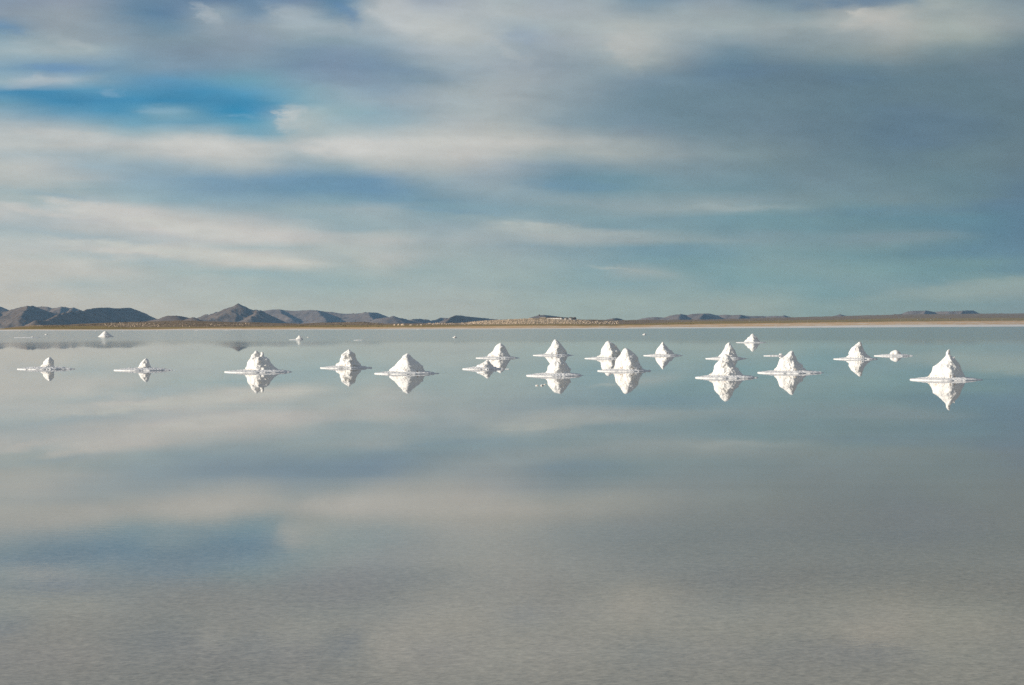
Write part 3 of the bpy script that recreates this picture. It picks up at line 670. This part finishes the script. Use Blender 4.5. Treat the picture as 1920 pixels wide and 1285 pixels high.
# ------------------------------------------------------------------ salt piles
def interp_side(pts, zq):
    """x offset of a silhouette side at each height (pts from base to apex)"""
    zs = [p[1] for p in pts]; xs = [p[0] for p in pts]
    z2, x2 = [zs[0]], [xs[0]]
    for z, x in zip(zs[1:], xs[1:]):
        z2.append(max(z, z2[-1] + 1e-4)); x2.append(x)
    return np.interp(zq, z2, x2)
def lathe(bm, L, Rr, ztop, rng, rows=28, segs=40, depth=0.92):
    """irregular mound whose left and right outline follow two traced sides"""
    zq = np.linspace(-0.06, ztop, rows)
    l = interp_side(L, zq); r = interp_side(Rr, zq)
    rings = []
    ph = rng.uniform(0, 6.28); pw = rng.uniform(1.18, 1.5); e = 2.0 / pw
    shift = rng.uniform(-0.12, 0.10)
    for i, z in enumerate(zq):
        c = (l[i] + r[i]) / 2; w = max((r[i] - l[i]) / 2, 0.006)
        ring = []
        q = shift + 0.16 * noise.noise(Vector((ph, z * 3.5, 0.0)))
        for j in range(segs):
            a = 2 * math.pi * j / segs
            ca, sa = math.cos(a), math.sin(a)
            k = depth * (1 + 0.10 * math.sin(2 * a + ph + z * 3))
            xx = math.copysign(abs(ca) ** e, ca) + q * abs(sa) ** 1.5
            ring.append(bm.verts.new((c + w * xx, w * k * math.copysign(abs(sa) ** e, sa), z)))
        rings.append(ring)
    for a, b in zip(rings, rings[1:]):
        for j in range(segs): bm.faces.new((a[j], a[(j + 1) % segs], b[(j + 1) % segs], b[j]))
    bm.faces.new(rings[0][::-1]); bm.faces.new(rings[-1])

def finish_mound(bm, name, parent, rng, voxel, amp, seed):
    me = bpy.data.meshes.new('tmp'); bm.to_mesh(me); bm.free()
    o = bpy.data.objects.new(name, me); COL.objects.link(o)
    md = o.modifiers.new('r', 'REMESH'); md.mode = 'VOXEL'; md.voxel_size = voxel
    dg = bpy.context.evaluated_depsgraph_get(); dg.update()
    m2 = bpy.data.meshes.new_from_object(o.evaluated_get(dg))
    o.modifiers.clear(); o.data = m2; m2.name = name; bpy.data.meshes.remove(me)
    n = len(m2.vertices); co = np.empty(n * 3); m2.vertices.foreach_get('co', co); co = co.reshape(-1, 3)
    no = np.empty(n * 3); m2.vertices.foreach_get('normal', no); no = no.reshape(-1, 3)
    off = Vector((seed * 3.7, seed * 1.9, seed))
    for i in range(n):
        p = Vector(co[i])
        q = p * 5.2 + off
        a = noise.noise(q * 0.6) * 1.1 + (0.42 - abs(noise.noise(q * 0.8 + off))) * 1.5 + (0.35 - abs(noise.noise(q * 1.9))) * 0.65 + noise.noise(q * 5) * 0.16 + (0.3 - abs(noise.noise(q * 3.6))) * 0.26
        k = amp * (0.32 + 0.68 * min(1, max(0, abs(no[i][1]) * 1.2)))     # stay close to the traced outline at the sides
        co[i] += no[i] * a * k
    m2.vertices.foreach_set('co', co.ravel()); m2.update()
    m2.materials.clear(); m2.materials.append(SALT)
    m2.polygons.foreach_set('use_smooth', [False] * len(m2.polygons))
    o.parent = parent
    return o

def crust_mesh(parent, L, Rs, Rt, depth, base_h, mound_l, mound_r, rng, seed, tail=True):
    """low apron of salt round a pile: left reach L, solid right reach Rs, broken tail to Rt"""
    nr, ns = 40, 200
    verts = []
    for i in range(nr):
        rho = i / (nr - 1)
        for j in range(ns):
            a = 2 * math.pi * j / ns
            ca, sa = math.cos(a), math.sin(a)
            if ca < 0: rx = -L
            else:
                g = max(0.0, 1 - abs(sa) * 2.2)
                rx = Rs + (Rt - Rs) * g ** 1.5
            wob = 1 + 0.10 * fbm((ca * 2 + seed * 5.1, sa * 2, seed), 3)
            X = rx * ca * rho * (wob if ca >= 0 else 1 - abs(1 - wob) * 0.4)
            Y = depth * sa * rho * wob
            inner = max(mound_r, -mound_l) / max(L * -1 if L < 0 else L, Rs)
            t_ = min(1, max(0, (1 - rho) / max(0.15, 1 - 0.45)))
            z = 0.006 + base_h * (t_ ** 0.75)
            if ca > 0 and X > Rs * 0.82:                     # the lee side thins out and breaks up
                q = (X - Rs * 0.82) / max(0.05, Rt - Rs * 0.82)
                z += -0.050 * min(1.0, q * 1.4) + 0.060 * q ** 0.5 * fbm((X * 7, Y * 16, seed), 2)
            if ca < -0.25 and rho > 0.8: z += 0.010 * math.exp(-((rho - 0.93) / 0.05) ** 2) * (-ca)
            z += 0.018 * fbm((X * 13, Y * 13, seed + 3), 2, 0.7) * (1 - rho ** 8)
            if rho > 0.97: z = -0.03
            verts.append((X, Y, z))
    o = mesh_obj('salt_crust', verts, grid_faces(nr, ns, True), CRUST, parent)
    return o

def salt_pile(crop, outline, mirror, ring, label, extra=(), seed=1, apex_i=None, amp=0.055, clods=16, voxel=0.018, cat='salt pile', grp='salt piles standing in the lake'):
    ox, oy, s = crop
    P = [(ox + x / s, oy + y / s) for x, y in outline]
    my = oy + mirror / s
    ai = apex_i if apex_i is not None else min(range(len(P)), key=lambda i: P[i][1])
    ax = (P[0][0] + P[-1][0]) / 2
    base = water_point(ax, my); mpp = base.y / FPX
    rng = random.Random(seed)
    def loc(p): return ((p[0] - ax) * mpp, (my - p[1]) * mpp)
    Lp = [loc(p) for p in P[:ai + 1]]; Rp = [loc(p) for p in P[ai:]][::-1]
    # carry the slope down to the water
    Lp = [(Lp[0][0] - 0.05, -0.02)] + Lp; Rp = [(Rp[0][0] + 0.05, -0.02)] + Rp
    ztop = loc(P[ai])[1]
    t = empty('salt_pile', base); tag(t, label, cat, grp)
    bm = bmesh.new()
    lathe(bm, Lp, Rp, ztop, rng)
    for (xa, ya, xb, yb, rb) in extra:             # further horns: apex, foot, foot radius (crop px)
        a = loc((ox + xa / s, oy + ya / s)); b = loc((ox + xb / s, oy + yb / s)); r = rb / s * mpp
        dy = rng.uniform(-0.3, 0.0) * r
        M0 = Vector((b[0], dy, b[1])); M1 = Vector((a[0], dy * 0.5, a[1])); ax_ = M1 - M0
        q = ax_.to_track_quat('Z', 'Y').to_matrix().to_4x4()
        bmesh.ops.create_cone(bm, cap_ends=True, segments=14, radius1=r, radius2=r * 0.16, depth=ax_.length, matrix=Matrix.Translation((M0 + M1) / 2) @ q)
    # fallen clods
    wid = Rp[0][0] - Lp[0][0]
    for _ in range(int(clods * 0.6)):
        zc = rng.random() ** 2.2 * ztop * 0.6 + 0.09
        l = float(interp_side(Lp, [zc])[0]); r = float(interp_side(Rp, [zc])[0])
        c = (l + r) / 2; w = (r - l) / 2
        a = rng.uniform(-1.9, -0.2) if rng.random() < 0.8 else rng.uniform(0, 6.28)
        rr = rng.uniform(0.05, 0.10) * min(1.0, wid / 1.0)
        ca, sa = math.cos(a), math.sin(a)
        cc = Vector((c + w * 0.88 * math.copysign(abs(ca) ** 1.5, ca), w * 0.80 * math.copysign(abs(sa) ** 1.5, sa), zc))
        blob(bm, cc, rr * 1.2, rr, rr * 0.9, rng, 2)
    finish_mound(bm, 'mound', t, rng, voxel * max(1.0, mpp / 0.025), amp * min(1, wid), seed)
    if ring:
        rl, rs, rt = [(ox + v / s - ax) * mpp for v in ring]
        dep = 0.5 * (rs - rl) * 1.0
        crust_mesh(t, rl, rs, rt, dep, 0.088, Lp[0][0], Rp[0][0], rng, seed)
    return t

c1, c2, c3, c4, c5 = (20,650,12.8), (200,650,12.8), (410,650,12.8), (590,645,12.8), (690,650,12.8)
c6, c7, c8 = (855,630,12.8), (975,630,10.707), (1090,630,10.707)
c9, c10, c11, c12, c13 = (1190,630,12.8), (1290,635,10.707), (1410,645,12.8), (1555,630,10.667), (1695,645,9.885)
salt_pile(c1, [(715,500),(740,460),(775,420),(785,370),(830,320),(880,280),(920,262),(965,275),(1000,310),(1030,345),(1020,380),(1035,410),(1025,450),(1040,490)], 543, (130,1300,1740),
          'small lumpy salt pile, leftmost of the front row, below the mountain reflection', seed=1, amp=0.050, clods=10)
salt_pile(c2, [(740,520),(800,480),(795,440),(830,380),(880,325),(915,305),(945,280),(975,300),(1000,340),(1010,390),(1030,430),(1055,470),(1075,520)], 570, (145,1430,1740),
          'small salt stump with dark hollows in its face, second pile from the left', seed=2, clods=12)
salt_pile(c3, [(640,550),(690,480),(705,370),(740,320),(800,275),(850,240),(930,240),(1040,235),(1130,245),(1200,300),(1245,390),(1300,440),(1370,500),(1420,540)], 612, (95,1700,1900),
          'two horned salt pile with a cleft between its tips', extra=[(903,112,870,330,120),(1044,136,1035,330,105),(965,150,965,230,40)], seed=3, clods=14)
salt_pile(c4, [(510,520),(540,480),(600,440),(625,370),(640,275),(700,235),(750,200),(790,155),(830,135),(855,165),(900,200),(960,235),(985,300),(1010,370),(1040,440),(1090,490),(1115,530)], 580, (85,1150,1540),
          'steep shouldered knobbly salt pile left of the smooth wide cone', seed=4, amp=0.066, clods=22)
salt_pile(c5, [(510,560),(560,520),(640,460),(740,350),(820,265),(880,195),(965,165),(990,185),(1050,265),(1100,310),(1220,385),(1280,465),(1330,545),(1355,585)], 650, (115,1600,1790),
          'wide smooth salt cone with shaded right half, right of the knobbly pile', seed=5, amp=0.040, clods=10)
salt_pile(c6, [(495,745),(510,710),(580,685),(660,635),(740,580),(770,575),(800,610),(830,660),(870,700),(905,745)], 800, (115,900,1330),
          'low salt heap in front of a taller pale cone and its reflection', seed=6, clods=9)
salt_pile(c6, [(770,470),(800,430),(890,365),(910,310),(950,250),(1010,200),(1065,170),(1080,180),(1140,220),(1190,275),(1220,340),(1270,430),(1300,480)], 533, (445,1390,1620),
          'salt cone with flat grey right face standing behind the low heap', seed=7, amp=0.036, clods=10)
salt_pile(c7, [(500,365),(540,320),(580,270),(620,200),(645,150),(690,85),(710,72),(745,95),(800,130),(850,200),(880,250),(930,310),(945,360)], 393, (240,980,1140),
          'pointed salt cone whose reflection runs into the pile right in front of it', seed=8, amp=0.045, clods=12)
salt_pile(c7, [(515,725),(555,680),(565,620),(600,560),(680,500),(740,455),(790,435),(825,430),(870,470),(910,515),(940,560),(985,620),(1005,660),(1000,745)], 800, (95,1260,1345),
          'salt pile in line in front of a pointed cone, loose chunks floating to its left', seed=9, amp=0.062, clods=18)
salt_pile(c8, [(325,410),(390,370),(400,290),(450,200),(500,130),(540,108),(580,125),(640,160),(700,210),(750,270),(795,320),(800,380),(800,420)], 455, (40,830,980),
          'salt pile half hidden behind the big round topped pile', seed=10, clods=14)
salt_pile(c8, [(650,650),(670,590),(700,480),(760,410),(800,330),(845,265),(885,243),(940,255),(1000,310),(1050,370),(1145,440),(1160,520),(1180,600),(1240,670)], 707, (290,1290,1480),
          'big round topped salt pile overlapping the one behind its left side', seed=11, clods=20)
salt_pile(c9, [(490,440),(515,370),(550,300),(610,220),(660,155),(680,150),(720,215),(780,260),(840,345),(900,380),(945,420),(950,440)], 475, (185,1050,1280),
          'small sharp salt cone alone in the back row right of the round topped pile', seed=12, amp=0.040, clods=12)
salt_pile(c10, [(605,370),(650,320),(720,230),(760,140),(800,100),(830,85),(850,120),(900,180),(950,260),(980,330),(1000,360)], 405, (330,1070,1240),
          'salt cone peeping out above the top of the pile in front of it', seed=13, amp=0.060, clods=14)
salt_pile(c10, [(430,730),(500,685),(515,620),(530,550),(570,490),(640,450),(680,385),(720,330),(745,314),(790,335),(830,370),(880,440),(910,520),(960,590),(1040,650),(1100,715)], 788, (110,1380,1470),
          'salt pile with craggy twin tip covering the foot of the cone behind it', extra=[(815,352,800,470,45)], seed=14, clods=14)
salt_pile((1370,615,21.333), [(550,540),(600,480),(660,450),(690,380),(780,320),(850,245),(890,232),(930,270),(980,320),(1040,370),(1090,430),(1120,490),(1170,545)], 592, (190,1360,1520),
          'far salt pile near the right shore with a long streaked reflection', seed=15, clods=10)
salt_pile(c11, [(550,610),(620,540),(650,430),(670,370),(730,330),(850,250),(900,210),(965,180),(990,200),(1000,250),(1030,310),(1060,385),(1120,430),(1160,490),(1220,560),(1280,610)], 697, (100,1660,1820),
          'leaning peaked salt pile with a shaded hollow right of its tip', seed=16, clods=18)
salt_pile(c12, [(345,420),(390,380),(400,330),(430,260),(490,200),(550,165),(590,130),(620,135),(640,180),(660,250),(700,320),(760,380),(815,430)], 466, (60,890,1070),
          'crumbly salt cone just left of the small round salt lump', seed=17, amp=0.066, clods=20)
salt_pile(c12, [(1210,365),(1240,320),(1300,285),(1340,280),(1380,300),(1410,325),(1435,365)], 402, (875,1560,1770),
          'small round salt lump on a flat crust between two taller piles', seed=18, clods=5)
salt_pile(c13, [(435,615),(530,520),(555,430),(640,370),(710,290),(775,220),(785,160),(820,100),(840,93),(855,110),(858,180),(870,215),(930,262),(960,305),(1010,360),(1060,440),(1090,520),(1125,600)], 668, (90,1350,1540),
          'largest salt pile with a thin spike on its tip, rightmost of all', extra=[(925,240,915,400,55),(838,92,822,240,42)], seed=19, amp=0.045, clods=14)
salt_pile((160,610,25.6), [(600,555),(700,480),(830,360),(920,285),(970,280),(1030,315),(1150,410),(1260,490),(1370,555)], 562, None,
          'far smooth salt cone at the left, just below the shoreline', seed=20, clods=3, amp=0.03)
salt_pile((525,615,25.6), [(720,560),(800,490),(870,430),(900,370),(935,355),(980,380),(1020,440),(1080,520),(1100,540)], 578, (410,1120,1160),
          'far small salt pile with a spit of crust on its left, below the long ridge', seed=21, clods=5)
salt_pile((840,620,8), [(72,100),(90,95),(103,80),(118,82),(135,100)], 108, None, 'tiny salt heap far out in open water near the middle', seed=22, clods=2, amp=0.03)
salt_pile((1200,620,8), [(36,62),(50,55),(67,38),(78,48),(96,62)], 67, None, 'tiny salt heap far out, above and left of the small sharp cone', seed=23, clods=2, amp=0.03)
salt_pile((0,560,8), [(462,588),(475,575),(490,562),(505,572),(520,590)], 588, (200,600,610), 'tiny salt heap on a long thin crust at the far left', seed=24, clods=2, amp=0.03)

# flat crusts and loose chunks
def crust_patch(x, y, wpx, hpx, label, seed, lump=None):
    p = water_point(x, y); mpp = p.y / FPX
    t = empty('salt_crust_patch', p); tag(t, label, 'salt crust', 'thin salt crusts lying in the water')
    w = wpx * mpp / 2
    crust_mesh(t, -w, w, w * 1.05, w * 0.8, hpx * mpp, -w * .3, w * .3, random.Random(seed), seed).name = 'crust'
    if lump:
        bm = bmesh.new(); rng = random.Random(seed)
        blob(bm, Vector((lump[0] * mpp, 0, 0.05)), lump[1] * mpp, lump[1] * mpp, lump[2] * mpp, rng, 2)
        bm_obj('lump', bm, SALT, t)
crust_patch(1452, 667.6, 42, 1.2, 'thin flat salt crust with one small lump, left behind the leaning peaked pile', 31, (11.5, 3.0, 3.2))
crust_patch(673.5, 638.3, 21, 0.7, 'thin dashed strip of salt crust far out left of the middle', 32)
for i_, (x_, y_, w_, lab_) in enumerate([(38,620.6,3.5,'tiny salt patch touching the shoreline at the far left'),(180,620.8,4.5,'small salt patch on the shoreline just left of the far smooth cone'),
        (231,621.6,4.0,'small salt patch by the shoreline just right of the far smooth cone'),(295,621.2,5.5,'thin salt patch by the shore below the small brown hill'),
        (369,620.6,10.0,'long thin salt patch by the shore below the pointed mountain left slope'),(425,619.6,8.0,'thin salt patch right in front of the small dark spot on the beach'),
        (515,619.4,5.0,'thin salt patch by the shore above the far small salt pile'),(562,619.4,6.0,'thin salt patch by the shore right above the far small salt pile'),
        (785,618.0,9.0,'thin salt patch by the shore below the small pale rocks')]):
    crust_patch(x_, y_, w_, 0.55, lab_, 60 + i_)
def chunk(x, y, wpx, hpx, label, seed):
    p = water_point(x, y); mpp = p.y / FPX; rng = random.Random(seed); bm = bmesh.new()
    r = bmesh.ops.create_icosphere(bm, subdivisions=3, radius=1.0, matrix=Matrix.Diagonal((wpx * mpp / 2, wpx * mpp / 2.3, hpx * mpp, 1)))
    for v in r['verts']: v.co *= 1 + 0.3 * fbm(v.co.normalized() * 1.8 + Vector((seed, 0, 0)), 3)
    o = bm_obj('salt_chunk', bm, SALT, loc=p); tag(o, label, 'salt chunk')
chunk(1006.7, 723.4, 6.2, 1.9, 'loose salt chunk, leftmost of three in front of a pile', 41)
chunk(1015.8, 723.4, 6.6, 2.2, 'loose salt chunk, middle of three in front of a pile', 42)
chunk(1021.6, 721.3, 4.6, 1.2, 'smallest loose salt chunk, right end of the three in front of a pile', 43)
chunk(87, 628, 6.5, 1.2, 'tiny salt chunk far left, right of the tiny heap on thin crust', 44)
chunk(578, 633, 4.6, 1.0, 'tiny salt chunk right of the far small pile', 45)

# ------------------------------------------------------------------ haze
def build_haze():
    bm = bmesh.new()
    box_bm(bm, 0, 3500, 180, 25600, 25600, 380 + 0)
    o = bm_obj('haze', bm, None)
    m = bpy.data.materials.new('thin_air_haze'); m.use_nodes = True
    t = NT(m.node_tree); out = t.n('ShaderNodeOutputMaterial'); v = t.n('ShaderNodeVolumePrincipled')
    v.inputs['Color'].default_value = (0.28, 0.64, 1.0, 1)
    v.inputs['Density'].default_value = 2.9e-5
    v.inputs['Anisotropy'].default_value = 0.0
    t.link(v.outputs[0], out.inputs['Volume'])
    o.data.materials.append(m)
    tag(o, kind='stuff'); tag(o, 'thin blue haze lying over the lake and the far mountains', 'haze')
build_haze()
